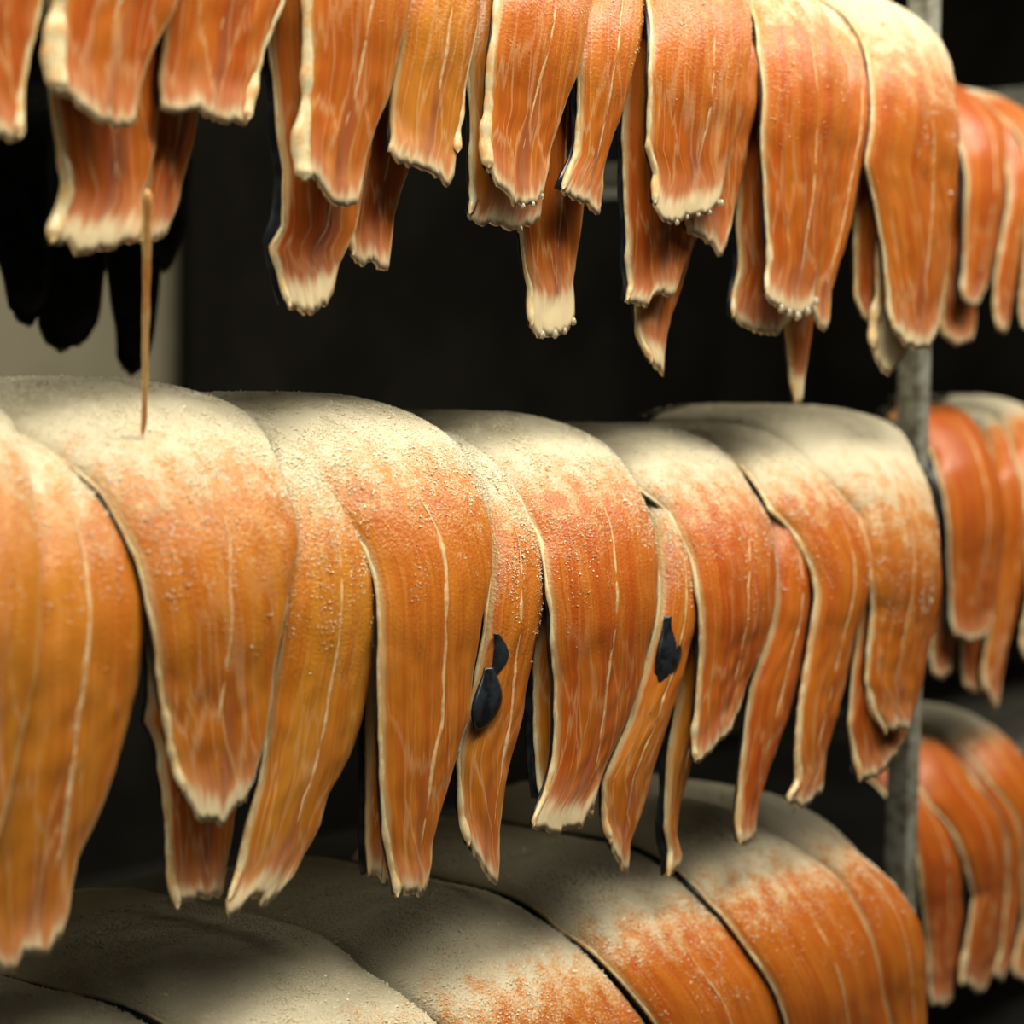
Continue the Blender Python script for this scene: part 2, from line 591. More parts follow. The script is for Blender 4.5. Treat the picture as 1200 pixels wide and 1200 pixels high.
        od = np.array([[1, 0, 0], [-1, 0, 0], [0, 1, 0], [0, -1, 0], [0, 0, 1], [0, 0, -1]], float)
        vv = c[:, None, :] + od[None] * r[:, None, None] * RNG.uniform(0.6, 1.25, (m_, 6, 1)) + RNG.normal(0, 0.15, (m_, 6, 3)) * r[:, None, None]
        tri = np.array([[0, 2, 4], [2, 1, 4], [1, 3, 4], [3, 0, 4], [2, 0, 5], [1, 2, 5], [3, 1, 5], [0, 3, 5]])
        ff = (tri[None] + (np.arange(m_) * 6)[:, None, None]).reshape(-1, 3)
        tint = np.repeat(np.clip(sstep(sg, 0.12 * salt, 0.24 * salt) * RNG.uniform(0.0, 0.7, m_), 0, 1), 6)
        g = obj_from('salt_crust', vv.reshape(-1, 3) - base, ff.tolist(), M_GRAIN, flesh, smooth_sh=False, attrs=dict(tint=tint))
        g['kind'] = 'stuff'
        g['label'] = 'coarse salt grains'

    # ---- fins
    for (pts, wpx) in fins:
        q = [prof.hit(x, y, off - 0.002) for x, y in pts]
        yz = [np.array([x, *prof.at(s, off + 0.001)]) for s, x in q]
        m_ = 22
        vs_, fc = [], []
        for i in range(m_ + 1):
            u = i / m_
            c = (1 - u) ** 2 * yz[0] + 2 * u * (1 - u) * (2 * yz[1] - 0.5 * (yz[0] + yz[2])) + u * u * yz[2]
            hw = wpx * (math.sin(math.pi * (0.08 + 0.87 * u ** 1.35)) ** 0.8)
            for kk in range(8):
                an = 2 * math.pi * kk / 8
                vs_.append(c + np.array([hw * math.cos(an), -0.25 * hw * math.sin(an), 0]) - base)
        for i in range(m_):
            for kk in range(8):
                a, b = i * 8 + kk, i * 8 + (kk + 1) % 8
                fc.append((a, a + 8, b + 8, b))
        fc.append(tuple(range(8)))
        fc.append(tuple(m_ * 8 + r for r in range(8))[::-1])
        f_ = obj_from('fin', vs_, fc, M_SKIN, root)
        f_['label'] = 'dark wet fin'
    # ---- brine drops
    for (x, y, r) in drops:
        q = prof.hit(x, y, off + 0.006)
        if q is None:
            continue
        s, X = q
        t = float(np.clip((X - XL(s)) / (XR(s) - XL(s)), 0.02, 0.98))
        e = float(SEND(np.array([t]))[0])
        if abs(s - e) < 0.05:
            s = e
        c = surf(np.array([s]), np.array([t]), np.array([0.004 if s == e else thick * 0.75]))[0][0] - base
        dobj = bpy.data.objects.new('brine_drop', DROP_ME)
        COL.objects.link(dobj)
        dobj.location = c
        dobj.scale = (r, r, r * 1.35)
        dobj.parent = root
    return root


def drop_mesh():
    me = bpy.data.meshes.new('brine_drop')
    vs_, fc = [], []
    nr, nl = 10, 7
    for i in range(nl + 1):
        a = math.pi * i / nl
        rr = math.sin(a) * (1 - 0.25 * math.cos(a))
        for j in range(nr):
            b = 2 * math.pi * j / nr
            vs_.append((rr * math.cos(b), rr * math.sin(b), math.cos(a)))
    for i in range(nl):
        for j in range(nr):
            p, q = i * nr + j, i * nr + (j + 1) % nr
            fc.append((p, p + nr, q + nr, q))
    me.from_pydata(vs_, [], fc)
    me.polygons.foreach_set('use_smooth', [True] * len(me.polygons))
    me.materials.append(M_DROP)
    return me


DROP_ME = drop_mesh()
FISH = []

# ------------------------------------------------------------------ the setting
fl = box('floor', (-3, -4, -0.05), (8, 5, 0), M_FLOOR)
tag(fl, kind='structure')
wb = box('wall_back', (-3, 3.2, 0), (8, 3.3, 3.6), M_WALL)
tag(wb, kind='structure')
wr_ = box('wall_right', (7.0, -4, 0), (7.1, 3.2, 3.6), M_DARK)
tag(wr_, kind='structure')
ce = box('ceiling', (-3, -4, 3.6), (8, 5, 3.7), M_CEIL)
tag(ce, kind='structure')


bb = box('dark_panel_back', (-3, 3.14, 0), (8, 3.2, 1.15), M_DARK)  # added dark panel that blackens the view below the middle shelf
tag(bb, kind='structure')


def px_on_y(px, py, y):
    D = CD + (px - 600) / F * CR - (py - 600) / F * CU
    lam = (y - CAM[1]) / D[1]
    return CAM + lam * D


xp = px_on_y(226, 380, 3.06)[0]
pt = box('wall_partition', (xp, 3.06, 0), (6.9, 3.13, 3.0), M_DARK, bev=0.01)
tag(pt, kind='structure')


# ------------------------------------------------------------------ racks
def shelf(parent, prof, x0, x1, yback, tilt=0.0):
    """steel deck whose front is rolled down under the fish"""
    ss_ = [s for s in np.linspace(-(yback), 0.10, 40)]
    vs_, fc = [], []
    for s in ss_:
        for off in (-0.006, -0.010):
            y, z = prof.at(s, off)
            for x in (x0, x1):
                vs_.append((x, y, z - (tilt if x == x1 else 0.3 * tilt)))
    m_ = len(ss_)
    for i in range(m_ - 1):
        a, b = i * 4, i * 4 + 4
        fc += [(a, b, b + 1, a + 1), (a + 2, a + 3, b + 3, b + 2), (a, a + 2, b + 2, b), (a + 1, b + 1, b + 3, a + 3)]
    fc += [(0, 1, 3, 2), (4 * m_ - 4, 4 * m_ - 2, 4 * m_ - 1, 4 * m_ - 3)]
    return obj_from('shelf', vs_, fc, M_DECK, parent)


def rack(label, profs, x0, x1, y0, depth, shelf_x0, shelf_x1):
    root = bpy.data.objects.new('fish_rack', None)
    root.location = (0, 0, 0)
    COL.objects.link(root)
    tag(root, label, 'rack')
    for p in profs:
        shelf(root, p, shelf_x0, shelf_x1 - 0.22 if x0 < 1 else shelf_x1, 0.55, 0.04 if p is P_MID else 0.0)
        z = p.at(-0.3, -0.03)[1]
        for yy in ():
            box('cross_rail', (shelf_x0, yy - 0.012, z - 0.075), (shelf_x1, yy + 0.012, z - 0.042), M_STEEL, root, 0.002)
        for xx in (x0, x1):
            box('side_rail', (xx - 0.012, y0 + 0.10, z - 0.085), (xx + 0.012, y0 + depth, z - 0.05), M_STEEL, root, 0.002)
    for xx in (x0, x1) if x0 < 1 else (x1,):
        for yy in (y0 + 0.10,):
            box('post', (xx - 0.016, yy - 0.018, 0), (xx + 0.016, yy + 0.018, 2.35), M_POST, root, 0.003)
    return root


XE = px_on_y(1069, 520, 0.10)[0]
rack('grey steel rack holding the large salted fillets in front', (P_TOP, P_MID, P_LOW), 0.25, XE, 0.0, 0.66, 0.27, XE - 0.02)
RACK2 = rack('steel rack further back at the right edge, partly hidden', (Q_TOP, Q_MID, Q_LOW), XE + 0.16, XE + 2.0, Y2, 0.66, XE + 0.52, XE + 1.98)

pr = px_on_y(1185, 106, 0.65)
box('side_rail', (pr[0] - 0.03, 0.3, pr[2] - 0.055), (pr[0] + 0.03, 1.1, pr[2]), M_STEEL, RACK2, 0.004)
# ------------------------------------------------------------------ fillets on the middle shelf
GM = 'salmon fillets draped over the middle shelf'
GT = 'salmon fillets draped over the top shelf'
GB = 'salmon fillets draped over the bottom shelf'
GS = 'salmon fillets on the rack at the right edge'
GR = 'dark tails hanging off the far side of the top shelf'

fillet('yellow-orange fillet cut by the left picture edge, middle shelf', GM, P_('mid', -0.012), 2,
       [(-150, 540), (-130, 640), (-120, 800), (-100, 1000)],
       [(0, 500), (12, 516), (30, 553), (40, 620), (50, 737), (45, 790), (35, 850), (7, 969), (-10, 1010)],
       [(-100, 1010), (-50, 1030), (-12, 1015)], hue=0.85, rim='')
fillet('long fillet with a bold pale centre line at far left of the middle shelf', GM, P_('mid', -0.012), 1,
       [(-60, 520), (-20, 560), (0, 700), (0, 900), (-12, 1050), (-15, 1130)],
       [(20, 518), (80, 552), (125, 595), (147, 620), (162, 653), (174, 703), (172, 760), (165, 815), (150, 875), (126, 948), (101, 1008), (87, 1070), (80, 1095)],
       [(-15, 1130), (0, 1137), (21, 1142), (26, 1118), (45, 1120), (60, 1120), (66, 1105), (79, 1098)], hue=0.75, rim='',
       lw=1.7, line=[(88, 655), (95, 740), (93, 780), (84, 850), (77, 937), (70, 1011)], salt=1.05)
fillet('broad fillet touched by the amber strand, middle shelf', GM, P_('mid', -0.012), 2,
       [(23, 520), (80, 550), (117, 580), (143, 617), (163, 653), (180, 713), (190, 760), (197, 822), (206, 878), (217, 930)],
       [(267, 473), (290, 500), (317, 533), (340, 587), (352, 637), (343, 690), (333, 770), (329, 800), (322, 860), (308, 910), (297, 937)],
       [(217, 934), (231, 955), (234, 962), (252, 965), (262, 969), (276, 951), (294, 941)], memb=(0.12, 0.42), pale=0.008, hue=0.7, grains=2600, salt=1.05,
       line=[(210, 545), (240, 590), (258, 660), (266, 740), (262, 800), (256, 850)], skinR=0.004)
fillet('inner fillet whose square-cut tail shows below the broad strand fillet', GM, P_('mid', -0.012), 0,
       [(170, 650), (177, 740), (183, 815), (178, 846), (191, 875), (200, 955), (210, 1053)],
       [(330, 640), (320, 800), (300, 900), (285, 960), (270, 1050)],
       [(205, 1070), (212, 1060), (227, 1056), (250, 1053), (266, 1051)], hue=0.35, grains=0)
fillet('wide fillet with a pointed ragged tail right of the strand fillet', GM, P_('mid', -0.014), 1,
       [(280, 490), (305, 540), (325, 640), (325, 800), (311, 916), (301, 955), (287, 1018), (268, 1056)],
       [(380, 560), (430, 600), (445, 660), (449, 720), (448, 767), (433, 847), (420, 885), (395, 930), (381, 976), (364, 1007), (350, 1032), (329, 1055)],
       [(264, 1056), (271, 1077), (280, 1074), (297, 1051), (317, 1060), (329, 1055)], pale=0.01, hue=0.95, grains=2600, salt=1.15,
       line=[(392, 720), (385, 800), (372, 880), (355, 950)])
fillet('sharp central fillet with two dark fins on its right edge', GM, P_('mid', -0.02), 2,
       [(290, 490), (350, 560), (397, 603), (427, 637), (443, 677), (450, 733), (450, 783), (450, 860), (455, 972), (466, 1032)],
       [(495, 492), (530, 527), (560, 573), (577, 623), (580, 663), (570, 723), (560, 790), (555, 843), (541, 892), (527, 934), (513, 990), (510, 1022)],
       [(471, 1048), (488, 1051), (501, 1046), (509, 1022)], memb=(0.22, 0.36), hue=0.55, grains=3000,
       lw=1.4, line=[(480, 600), (503, 640), (513, 700), (516, 750), (513, 847), (505, 890), (498, 960)],
       fins=[([(578, 742), (585, 765), (577, 790)], 0.012), ([(570, 782), (569, 818), (560, 854)], 0.022)])
fillet('dark-skinned inner fillet behind the left edge of the central fillet', GM, P_('mid', -0.02), -0.6,
       [(440, 700), (438, 860), (437, 1020)], [(500, 700), (490, 860), (462, 1020)],
       [(437, 1028), (450, 1031), (462, 1029)], hue=0.4, grains=0, rim='', skinL=0.006)
fillet('narrow fillet with a pointed tail right of the central fillet', GM, P_('mid', -0.03), 1,
       [(500, 500), (545, 570), (575, 640), (575, 720), (558, 830), (546, 880), (544, 895), (546, 955), (551, 990)],
       [(580, 560), (615, 600), (637, 645), (641, 690), (633, 767), (627, 800), (621, 843), (607, 892), (597, 948), (592, 990)],
       [(551, 990), (569, 1021), (585, 1039), (590, 1032), (591, 1007)], hue=0.6, grains=2600, salt=1.15,
       line=[(601, 690), (602, 760), (598, 830), (590, 900), (584, 940)])
fillet('red-orange fillet with a cream frayed tail, middle of the middle shelf', GM, P_('mid', -0.037), 2,
       [(515, 505), (560, 545), (590, 572), (613, 600), (633, 637), (643, 690), (652, 750), (658, 800), (660, 850), (656, 895), (646, 934), (628, 962)],
       [(680, 502), (708, 534), (743, 572), (764, 618), (774, 667), (771, 730), (764, 793), (758, 815), (744, 846), (719, 902), (703, 945)],
       [(625, 971), (653, 978), (670, 971), (688, 971), (690, 958), (702, 948)], memb=(0.15, 0.33), pale=0.014, hue=0.25, grains=2800,
       line=[(690, 600), (708, 660), (713, 740), (711, 800), (706, 860), (702, 900)],
       fins=[([(780, 722), (782, 762), (772, 805)], 0.024)], rimlow=0.6)
fillet('thin inner strip of fillet left of the frayed-tail fillet', GM, P_('mid', -0.04), 0.6,
       [(634, 680), (637, 770), (637, 850), (640, 935)], [(720, 690), (715, 850), (700, 940)],
       [(640, 938), (655, 945), (690, 956), (700, 960)], hue=0.7, grains=0, skinL=0.010)
fillet('fillet with a slim pointed tail between two broad reddish fillets', GM, P_('mid', -0.05), 1,
       [(690, 515), (735, 570), (770, 640), (770, 750), (740, 850), (714, 915), (714, 965), (719, 990)],
       [(750, 576), (788, 614), (812, 670), (817, 730), (806, 790), (800, 808), (782, 867), (765, 937), (747, 990), (744, 1014)],
       [(719, 990), (730, 1014), (737, 1023), (744, 1021)], back=0.22, hue=0.6, grains=1800, salt=1.1)
fillet('very narrow curled inner tail with black skin, middle shelf', GM, P_('mid', -0.05), 0,
       [(795, 700), (800, 820), (787, 890), (786, 970), (792, 1000), (785, 1024)],
       [(840, 700), (828, 830), (815, 905), (803, 945), (801, 985), (805, 1003)],
       [(783, 1030), (790, 1022), (798, 1020), (805, 1003)], hue=0.7, grains=0, skinL=0.010)
fillet('reddish fillet with a diagonally cut tail, middle shelf', GM, P_('mid', -0.05), 2,
       [(715, 545), (746, 576), (781, 600), (795, 625), (810, 653), (820, 695), (827, 747), (825, 800), (818, 878)],
       [(848, 541), (876, 580), (900, 614), (911, 667), (911, 723), (904, 754), (880, 807), (873, 835)],
       [(817, 896), (825, 892), (850, 867), (874, 836)], memb=(0.16, 0.36), back=0.22, hue=0.15, grains=1800, skinR=0.005,
       line=[(860, 625), (868, 690), (868, 760), (858, 830)])
fillet('straight slender fillet behind the diagonally cut one, middle shelf', GM, P_('mid', -0.05), 1,
       [(850, 540), (885, 590), (905, 650), (908, 740), (885, 810), (874, 902), (871, 948), (869, 986)],
       [(890, 565), (925, 610), (946, 660), (951, 720), (946, 775), (939, 814), (927, 850), (909, 902), (895, 948), (892, 978)],
       [(871, 990), (881, 986), (892, 976)], back=0.22, hue=0.2, grains=1200)
fillet('fillet with a bold cream left edge and hooked tail, middle shelf', GM, P_('mid', -0.05), 2,
       [(840, 535), (876, 565), (900, 600), (925, 622), (942, 646), (953, 667), (960, 695), (954, 765), (943, 828), (939, 882), (941, 915), (926, 934)],
       [(940, 545), (978, 580), (1005, 610), (1020, 650), (1021, 690), (1009, 745), (995, 817), (990, 832), (976, 885), (972, 913)],
       [(924, 939), (934, 945), (948, 945), (955, 934), (969, 930), (972, 920)], back=0.22, hue=0.3, grains=1400, rimw=1.5)
fillet('heavily salted end fillet beside the steel post, middle shelf', GM, P_('mid', -0.036), 2.5,
       [(918, 530), (946, 555), (978, 580), (1005, 604), (1018, 640), (1025, 678), (1032, 716), (1028, 765), (1025, 800), (1033, 835), (1044, 858)],
       [(1030, 494), (1051, 517), (1070, 550), (1088, 583), (1098, 625), (1101, 660), (1094, 715), (1085, 775), (1069, 850)],
       [(1044, 862), (1056, 852), (1065, 855), (1069, 850)], memb=(0.12, 0.33), hue=0.5, grains=1800, salt=1.25, rimw=1.2, back=0.11)
fillet('inner fillet whose tail peeks out below the salted end fillet', GM, P_('mid', -0.042), 1.6,
       [(1000, 600), (1018, 650), (1021, 700), (1009, 790), (1004, 850), (1012, 900)],
       [(1090, 590), (1103, 650), (1106, 712), (1092, 775), (1076, 838), (1060, 875)],
       [(1014, 915), (1025, 913), (1042, 899), (1056, 878)], hue=0.25, grains=500, skinR=0.006)

fillet('unseen fillet added past the left edge to shade the bottom shelf', GM, P_('mid', 0), 1,  # added out of view to block light from the bottom shelf
       [(-340, 560), (-330, 700), (-300, 1000)], [(-160, 540), (-130, 640), (-110, 800), (-120, 1000)],
       [(-300, 1040), (-210, 1080), (-125, 1040)], hue=0.8, grains=0)
fillet('second unseen fillet added past the left edge, shading the shelf below', GM, P_('mid', 0), 2,  # another unseen light blocker added beside it
       [(-580, 560), (-560, 700), (-520, 1000)], [(-370, 540), (-330, 640), (-310, 800), (-330, 1000)],
       [(-520, 1040), (-430, 1080), (-330, 1040)], hue=0.7, grains=0)

# ------------------------------------------------------------------ fillets on the top shelf
fillet('fillet tail cut by the top left picture corner', GT, P_TOP, 2,
       [(-80, 0), (-60, 100), (-40, 155)], [(55, -30), (52, 0), (33, 90), (26, 150)],
       [(-40, 155), (0, 160), (20, 167), (25, 163)], hue=0.2, grains=0, rim='R')
fillet('fillet with a thick cream left edge at the upper left', GT, P_TOP, 2.4,
       [(82, -30), (78, 0), (72, 65), (73, 108)], [(222, -40), (215, -10), (205, 20), (187, 50), (173, 87), (165, 113), (163, 140)],
       [(73, 110), (93, 118), (113, 140), (133, 148), (157, 147), (163, 143)], hue=0.25, grains=0, rimw=2.2)
fillet('broad square-cut fillet with a cream right edge, upper left', GT, P_TOP, 1.6,
       [(205, -40), (205, 0), (203, 23), (198, 83), (197, 127)], [(340, -30), (335, 3), (320, 43), (307, 83), (294, 133)],
       [(197, 127), (213, 133), (240, 128), (257, 142), (267, 145), (280, 142), (293, 143)], hue=0.2, grains=0, rim='R', rimw=1.4,
       line=[(268, 0), (260, 40), (250, 90)])
fillet('hanging tail with a ragged white end below the upper left fillets', GT, P_TOP, 0.4,
       [(68, 60), (72, 127), (80, 173), (88, 207), (88, 227), (83, 240), (62, 285)],
       [(196, 60), (190, 133), (182, 207), (172, 227), (166, 283)],
       [(60, 287), (80, 285), (98, 302), (113, 295), (143, 288), (155, 283), (165, 285)], pale=0.012, hue=0.15, grains=0, rimw=1.5)
fillet('inner tail directly behind the top of the amber strand', GT, P_TOP, -0.4,
       [(182, 60), (183, 135), (175, 225), (167, 283)], [(246, 60), (242, 133), (233, 177), (220, 233), (207, 265)],
       [(167, 283), (190, 278), (200, 273), (207, 265)], hue=0.2, grains=0)
fillet('long dark inner fillet with a white tail tip, top shelf', GT, P_TOP, 0.4,
       [(322, 0), (325, 60), (335, 133), (342, 207), (343, 263), (328, 290), (337, 313), (347, 360)],
       [(450, 0), (440, 180), (424, 265), (404, 307), (395, 335)],
       [(347, 362), (360, 366), (372, 367), (385, 358), (394, 340)], pale=0.015, hue=0.15, grains=0, skinL=0.008)
fillet('short inner tail with a straight end next to the long dark one', GT, P_TOP, -0.5,
       [(425, 100), (424, 200), (420, 300)], [(494, 100), (492, 150), (485, 200), (468, 250), (463, 293)],
       [(410, 303), (440, 310), (457, 313), (463, 296)], hue=0.2, grains=0)
fillet('fillet with a swollen cream left edge and frayed tail, top shelf', GT, P_TOP, 2.4,
       [(363, -40), (363, 0), (367, 67), (363, 133), (356, 160), (357, 210)],
       [(490, -40), (487, 0), (477, 50), (467, 110), (450, 150), (438, 187), (433, 217)],
       [(357, 212), (375, 205), (380, 223), (390, 238), (403, 238), (415, 245), (423, 243), (433, 220)], hue=0.4, grains=200, rimw=2.0)
fillet('short fillet with a rolled cut end and hanging cream corner, top shelf', GT, P_TOP, 1.6,
       [(478, -40), (475, 30), (468, 110), (465, 160), (459, 178)], [(567, -40), (565, 0), (558, 67), (550, 127), (543, 175)],
       [(457, 180), (470, 192), (490, 195), (510, 203), (520, 207), (530, 218), (538, 210), (543, 183)], hue=0.75, grains=500, salt=1.05,
       rim='R', line=[(522, 0), (521, 60), (517, 110), (514, 160)])
fillet('inner fillet with a blunt tail behind the upper centre fillets', GT, P_TOP, 0.8,
       [(558, -20), (557, 67), (562, 133), (562, 233), (554, 252)], [(645, -20), (643, 200), (637, 255)],
       [(553, 252), (572, 265), (592, 262), (605, 272), (615, 265), (635, 258), (638, 255)], hue=0.55, grains=0,
       drops=[(606, 271, 0.003)])
fillet('smooth fillet with a cream flap at its lower left, top shelf centre', GT, P_TOP, 2.4,
       [(588, -40), (587, 0), (583, 67), (583, 133), (580, 157), (578, 200)],
       [(692, -40), (690, 0), (677, 100), (663, 140), (653, 177), (645, 210)],
       [(578, 200), (590, 217), (600, 225), (607, 240), (620, 240), (632, 238), (640, 225), (645, 207)], hue=0.4, grains=300, rimw=1.5,
       drops=[(611, 241, 0.0022), (622, 240, 0.0022), (632, 238, 0.002)])
fillet('slim white-ended tail dripping brine below the top shelf centre', GT, P_TOP, -0.4,
       [(612, 100), (616, 220), (618, 264), (624, 312), (630, 340), (627, 380)], [(704, 100), (690, 240), (684, 280), (678, 332), (678, 368)],
       [(626, 384), (636, 394), (646, 395), (658, 391), (668, 388), (677, 372)], pale=0.03, hue=0.35, grains=0,
       drops=[(633, 393, 0.0032), (647, 396, 0.0036), (658, 393, 0.003), (668, 390, 0.003)])
fillet('fillet with a pink notched tail right of the top centre', GT, P_TOP, 1.6,
       [(684, -40), (683, 20), (682, 80), (684, 150), (682, 180), (662, 222)],
       [(757, -40), (754, 0), (746, 80), (734, 140), (724, 172), (716, 200), (713, 240)],
       [(660, 224), (674, 232), (690, 238), (700, 247), (710, 251), (712, 240)], hue=0.5, grains=700, salt=1.05, skinL=0.006,
       line=[(718, 0), (716, 60), (712, 120), (706, 170)])
fillet('long inner fillet in shade behind the salted right-hand fillets', GT, P_TOP, 0.5,
       [(735, 60), (738, 152), (740, 240), (744, 300), (746, 332), (737, 354)], [(838, 60), (830, 200), (815, 290), (793, 350)],
       [(736, 354), (746, 357), (760, 358), (770, 345), (780, 345), (790, 350)], hue=0.2, grains=0, skinL=0.006)
fillet('lowest hanging slim tail with a cream left edge, top shelf', GT, P_TOP, -0.5,
       [(750, 200), (752, 360), (754, 392), (766, 424)], [(832, 200), (824, 280), (806, 340), (790, 392), (786, 430)],
       [(766, 424), (776, 434), (785, 440), (787, 425)], pale=0.015, hue=0.3, grains=0)
fillet('broad fillet with a cream wet-edged tail, top shelf right of centre', GT, P_TOP, 2.5,
       [(757, -40), (758, 0), (766, 80), (768, 172), (777, 204), (771, 240)],
       [(865, -40), (871, 0), (876, 80), (866, 160), (855, 200), (848, 235)],
       [(770, 240), (780, 258), (790, 264), (810, 255), (830, 250), (848, 238)], pale=0.012, hue=0.35, grains=1200, salt=1.05, rimw=1.2,
       line=[(822, 30), (828, 90), (826, 150)],
       drops=[(790, 264, .0025), (802, 258, .002), (815, 254, .002), (828, 250, .0022), (838, 245, .0025), (847, 240, .003)])
fillet('fillet with a pointed drip end tucked behind the wet-edged one', GT, P_TOP, 1.4,
       [(780, -20), (790, 0), (800, 150), (812, 268)], [(880, -20), (890, 80), (887, 140), (877, 190), (866, 240), (858, 275)],
       [(812, 270), (830, 280), (846, 297), (852, 290), (858, 272)], hue=0.3, grains=700, salt=1.05)
fillet('salted fillet with a rounded dripping tail left of the last one', GT, P_TOP, 2.4,
       [(858, -40), (870, 0), (888, 60), (896, 152), (902, 240), (907, 304), (899, 340)],
       [(945, 10), (965, 30), (982, 60), (997, 112), (994, 172), (982, 240), (970, 312), (962, 340)],
       [(898, 345), (908, 360), (920, 366), (940, 370), (955, 364), (962, 345)], pale=0.006, hue=0.25, grains=1400, salt=1.15,
       line=[(945, 100), (951, 170), (950, 240), (944, 290)],
       drops=[(911, 362, .004), (921, 368, .004), (932, 371, .0045), (944, 371, .0045), (955, 365, .004)])
fillet('fillet edge showing right of the rounded dripping one, top shelf', GT, P_TOP, 1.5,
       [(950, 30), (965, 110), (962, 300), (955, 345)], [(995, 30), (1018, 80), (1021, 120), (1014, 192), (994, 288), (977, 345)],
       [(955, 360), (964, 383), (971, 388), (977, 370)], hue=0.4, grains=900, salt=1.05, skinL=0.004)
fillet('inner reddish tail flaring left below the rounded dripping fillet', GT, P_TOP, 0.4,
       [(868, 60), (874, 188), (874, 260), (878, 312), (866, 370)], [(945, 60), (942, 250), (930, 375)],
       [(864, 374), (880, 385), (898, 393), (915, 388), (930, 375)], hue=0.1, grains=0, skinL=0.006)
fillet('thin pointed tail hanging down to the salted middle shelf', GT, P_TOP, -0.5,
       [(915, 200), (922, 350), (929, 400), (934, 440), (935, 468)], [(975, 200), (962, 350), (956, 400), (950, 440), (947, 462)],
       [(934, 472), (940, 475), (947, 462)], pale=0.02, hue=0.3, grains=0)
fillet('last fillet of the top shelf with a thick white salt cap', GT, P_TOP, 2.6,
       [(990, 30), (1012, 65), (1021, 110), (1020, 190), (1030, 232), (1040, 288), (1046, 340), (1048, 380)],
       [(1075, 30), (1095, 60), (1118, 115), (1129, 168), (1128, 228), (1119, 280), (1110, 360)],
       [(1048, 385), (1060, 400), (1075, 410), (1090, 408), (1102, 395), (1109, 375)], pale=0.006, hue=0.3, grains=1800, salt=1.25,
       line=[(1080, 130), (1089, 200), (1089, 260), (1086, 320)],
       drops=[(1109, 227, .003), (1056, 252, .002)])
fillet('ragged cream tail under the salt-capped last fillet, top shelf', GT, P_TOP, 1.4,
       [(1038, 200), (1036, 345), (1026, 405)], [(1092, 200), (1085, 330), (1072, 405)],
       [(1023, 410), (1033, 425), (1042, 440), (1050, 435), (1062, 420), (1072, 408)], pale=0.05, hue=0.6, grains=0, rimw=2.0)
fillet('short inner tail left of the salt-capped last fillet', GT, P_TOP, 0.4,
       [(1004, 100), (1008, 240), (1010, 288), (1012, 348), (1018, 370)], [(1045, 100), (1045, 230), (1046, 300), (1040, 350)],
       [(1018, 374), (1030, 372), (1038, 360)], hue=0.15, grains=0)

# ------------------------------------------------------------------ fillets on the bottom shelf
fillet('salt-covered fillet in the bottom left corner', GB, P_LOW, 1,
       [(-330, 1190), (-200, 1290)], [(-10, 1143), (60, 1166), (170, 1200), (260, 1270)],
       [(-200, 1700), (100, 1700)], hue=0.4, grains=2200, salt=1.3, back=0.24, skinR=0.004)
fillet('wide frosted fillet between two dark slits, bottom shelf', GB, P_LOW, 1.6,
       [(20, 1148), (90, 1166), (190, 1200), (280, 1270)], [(430, 1145), (478, 1175), (512, 1200), (560, 1270)],
       [(280, 1700), (560, 1700)], hue=0.3, grains=3000, salt=1.25, back=0.24, skinR=0.003)
fillet('rounded salt-white fillet left of the long black slit, bottom shelf', GB, P_LOW, 1,
       [(440, 1148), (488, 1178), (522, 1202), (570, 1270)], [(620, 1075), (672, 1106), (722, 1155), (760, 1202), (790, 1270)],
       [(570, 1600), (770, 1600)], hue=0.35, grains=3000, salt=1.1, back=0.24, skinR=0.012, rim='')
fillet('orange salted fillet right of the long black slit, bottom shelf', GB, P_LOW, 1.4,
       [(655, 1090), (690, 1112), (736, 1155), (776, 1203), (800, 1270)], [(770, 1020), (825, 1063), (878, 1116), (913, 1158), (932, 1200), (945, 1270)],
       [(800, 1600), (930, 1600)], hue=0.3, grains=2200, salt=0.95, back=0.22)
fillet('plump fillet with a frosted shoulder, second from the bottom shelf end', GB, P_LOW, 2.4,
       [(780, 1020), (825, 1060), (870, 1108), (905, 1155), (925, 1200), (940, 1270)], [(900, 990), (930, 1005), (976, 1032), (1007, 1074), (1032, 1130), (1050, 1200), (1055, 1270)],
       [(940, 1550), (1050, 1550)], hue=0.35, grains=1800, salt=0.95, back=0.22)
fillet('last fillet of the bottom shelf with a rounded outer shoulder', GB, P_LOW, 2.0,
       [(890, 985), (930, 1003), (976, 1030), (1005, 1070), (1030, 1130), (1046, 1200), (1050, 1270)], [(1004, 1011), (1046, 1039), (1077, 1077), (1091, 1130), (1092, 1200), (1090, 1270)],
       [(1050, 1500), (1085, 1500)], hue=0.45, grains=1200, salt=0.9, back=0.22, rimw=1.4)

